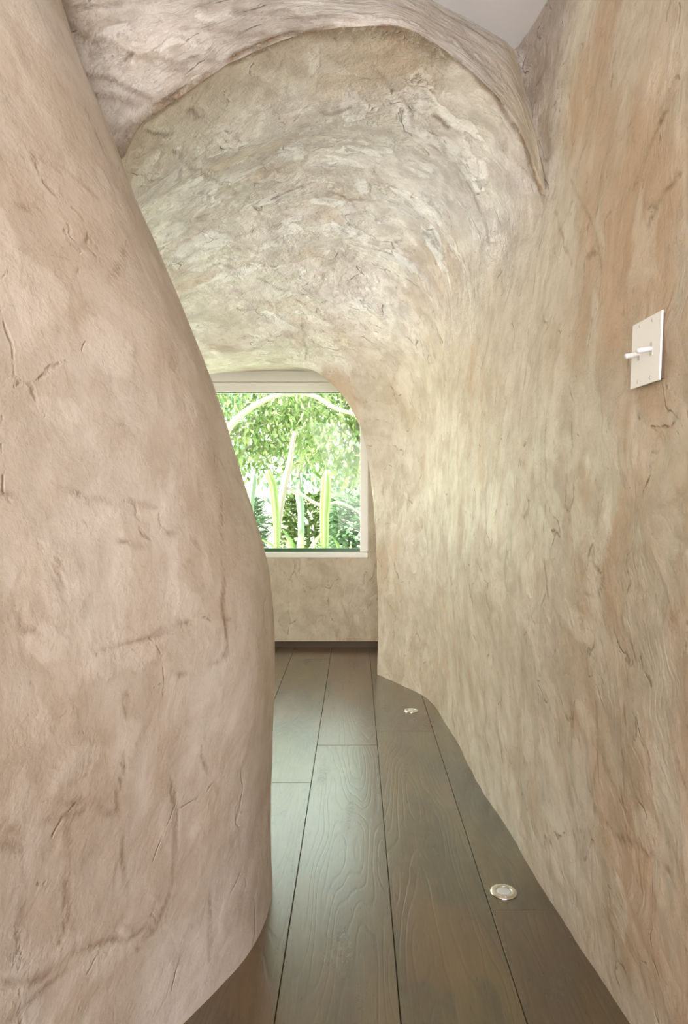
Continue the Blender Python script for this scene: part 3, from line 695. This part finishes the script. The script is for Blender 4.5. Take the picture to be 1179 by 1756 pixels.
tree('broadleaf_tree', (-1.2, 15.2, GZ), (-1.3, 15, 2.6), (3.4, 1.4, 2.2), 4200, M['leaf2'], 'darker green tree in the background behind the others', 'tree', L=.24, seed=9)
def GP(px, py, Y): return Vector(W(px, py, Y))
# pale arching branch and leaning trunk
def plant(name, mat, label, cat, parts, pname, group=None, n=8, ribs=0):
    p0 = Vector(parts[0][0][0]); e = empty(name, (p0.x, p0.y, GZ)); tag(e, label, cat, group); o0 = Vector((p0.x, p0.y, GZ))
    for pts, rads in parts:
        P = np.array([tuple(p) for p in pts]); T = chord(P); rads = hermite(T, np.array(rads, float), [6]*(len(P)-1), 0, len(P)-1); pts = hermite(T, P, [6]*(len(P)-1), 0, len(P)-1)
        bm = bmesh.new(); tube(bm, [Vector(p)-o0 for p in pts], rads, n, ribs, .28 if ribs else 0); obj(pname, bm, mat, e, not ribs)
    return e
Y = 7.6
plant('bare_tree', M['bark'], 'leaning bare pale trunk between the cacti, with a low side branch', 'tree', [
    ([(GP(468, 1000, Y).x, Y, GZ), GP(473, 930, Y), GP(479, 880, Y), GP(487, 835, Y), GP(496, 795, Y), GP(505, 740, Y)], [.045, .042, .04, .038, .033, .02]),
    ([GP(487, 835, Y), GP(520, 850, Y), GP(548, 866, Y), GP(580, 862, Y), GP(618, 880, Y)], [.018, .018, .02, .016, .012])], 'stem')
Y = 8.3
plant('arching_tree', M['bark'], 'long pale branch arching across the top of the window', 'tree', [
    ([(GP(340, 1000, Y).x, Y, GZ), GP(350, 900, Y), GP(365, 800, Y), GP(400, 725, Y), GP(450, 688, Y), GP(500, 673, Y), GP(540, 680, Y), GP(575, 700, Y), GP(610, 712, Y), GP(660, 745, Y)], [.05, .05, .045, .04, .034, .030, .028, .026, .02, .012]),
    ([GP(500, 673, Y), GP(520, 650, Y), GP(560, 630, Y)], [.02, .015, .01])], 'stem')
def cactus(pts, r, mat, label):
    bm = bmesh.new(); P = [Vector(p) for p in pts]; b = Vector((P[0].x, P[0].y, GZ))
    P = [b-Vector((0, 0, .02))] + P
    n = 6; Q = []; 
    for a, c in zip(P, P[1:]):
        for i in range(n): Q.append(a.lerp(c, i/n))
    Q.append(P[-1]); m = len(Q)
    rr = [r*min(1, .65+i/m*.8)*(1 if i < m-4 else [1, .9, .68, .25][i-(m-4)]) for i in range(m)]
    tube(bm, [q-b for q in Q], rr, 16, 1, .2)
    o = obj('column_cactus', bm, mat); o.location = b; tag(o, label, 'cactus', 'column cacti in the garden'); return o
Y = 7.0
cactus([GP(430, 870, Y), GP(431, 850, Y), GP(436, 812, Y)], .035, M['cactus_grey'], 'grey-green column cactus leftmost in the window')
cactus([GP(474, 900, Y), GP(471, 860, Y), GP(468, 832, Y), GP(458, 805, Y)], .040, M['cactus'], 'slightly arched yellow-green column cactus left of the pale trunk')
cactus([GP(556, 880, 7.3), GP(558, 850, 7.3), GP(560, 806, 7.3)], .055, M['cactus'], 'thick yellow-green column cactus right of the pale trunk')
cactus([GP(516, 880, 8.2), GP(514, 860, 8.2), GP(510, 838, 8.2)], .045, M['cactus_grey'], 'short column cactus between the pale trunk and the thick cactus')
cactus([GP(408, 880, 7.4), GP(404, 840, 7.4), GP(402, 806, 7.4)], .045, M['cactus_grey'], 'column cactus half hidden by the bulging left wall')
def agave(px, py, Y, n, L, mat, label, seed, wid=.035):
    rn = random.Random(seed); b = GP(px, py, Y); b.z = GZ
    bm = bmesh.new()
    for k in range(n):
        th = 2*pi*k*.618 + rn.uniform(-.2, .2); el = rn.uniform(.35, 1.35); ln = L*rn.uniform(.7, 1.15)
        d0 = Vector((cos(th)*cos(el), sin(th)*cos(el), sin(el))); s = Vector((-sin(th), cos(th), 0)); prev = None
        for i in range(7):
            t = i/6; p = d0*ln*t + Vector((cos(th), sin(th), 0))*.10*ln*t*t - Vector((0, 0, .28*ln*t*t)) + Vector((0, 0, .02))
            wv = wid*(1-t**2.2)*(.7+.9*t*(1-t)*2)+.001
            row = [bm.verts.new(p-s*wv+Vector((0, 0, wv*.5))), bm.verts.new(p), bm.verts.new(p+s*wv+Vector((0, 0, wv*.5)))]
            if prev:
                bm.faces.new((prev[0], prev[1], row[1], row[0])); bm.faces.new((prev[1], prev[2], row[2], row[1]))
            prev = row
    o = obj('agave', bm, mat, smooth=True); o.location = b
    m = o.modifiers.new('thick', 'SOLIDIFY'); m.thickness = .008
    tag(o, label, 'agave', 'spiky garden plants under the window'); return o
agave(452, 950, 6.0, 20, .62, M['agave'], 'small agave rosette by the window sill, nearest the bulging left wall', 3, .03)
agave(600, 950, 6.2, 22, .66, M['agave'], 'agave rosette in the lower right corner of the window', 2, .034)
agave(515, 950, 7.2, 24, .75, M['agave'], 'agave rosette farther back, between the pale trunk and the thick cactus', 4, .045)
def bush(px, Y, r, h, n, mat, label, seed):
    rn = random.Random(seed); b = GP(px, 900, Y); b.z = GZ; bm = bmesh.new()
    tube(bm, [(0, 0, 0), (0, 0, h*.6)], [.02, .01], 6)
    for k in range(n):
        th = rn.uniform(0, 2*pi); z = rn.uniform(0, 1); rr = r*math.sqrt(1-(z-.45)**2*1.6)*rn.uniform(.4, 1)
        d = Vector((cos(th), sin(th), rn.uniform(-.2, .9))).normalized(); nn = Vector((rn.gauss(0, .3), rn.gauss(0, .3), 1)); nn = (nn-d*nn.dot(d)).normalized()
        leaf(bm, Vector((rr*cos(th), rr*sin(th), z*h)), d, .15*rn.uniform(.7, 1.3), .034, nn)
    o = obj('garden_bush', bm, mat); o.location = b; tag(o, label, 'bush', 'low bushes in the garden')
bush(620, 8.9, .45, .85, 1500, M['leaf2'], 'blue-green bush in the lower right corner of the window', 2)
bush(400, 9.3, .45, .8, 1100, M['leaf2'], 'blue-green bush in the lower left beside the left wall', 3)
bush(530, 10.3, .5, .85, 1500, M['leaf'], 'yellow-green bush in front of the white garden wall', 4)
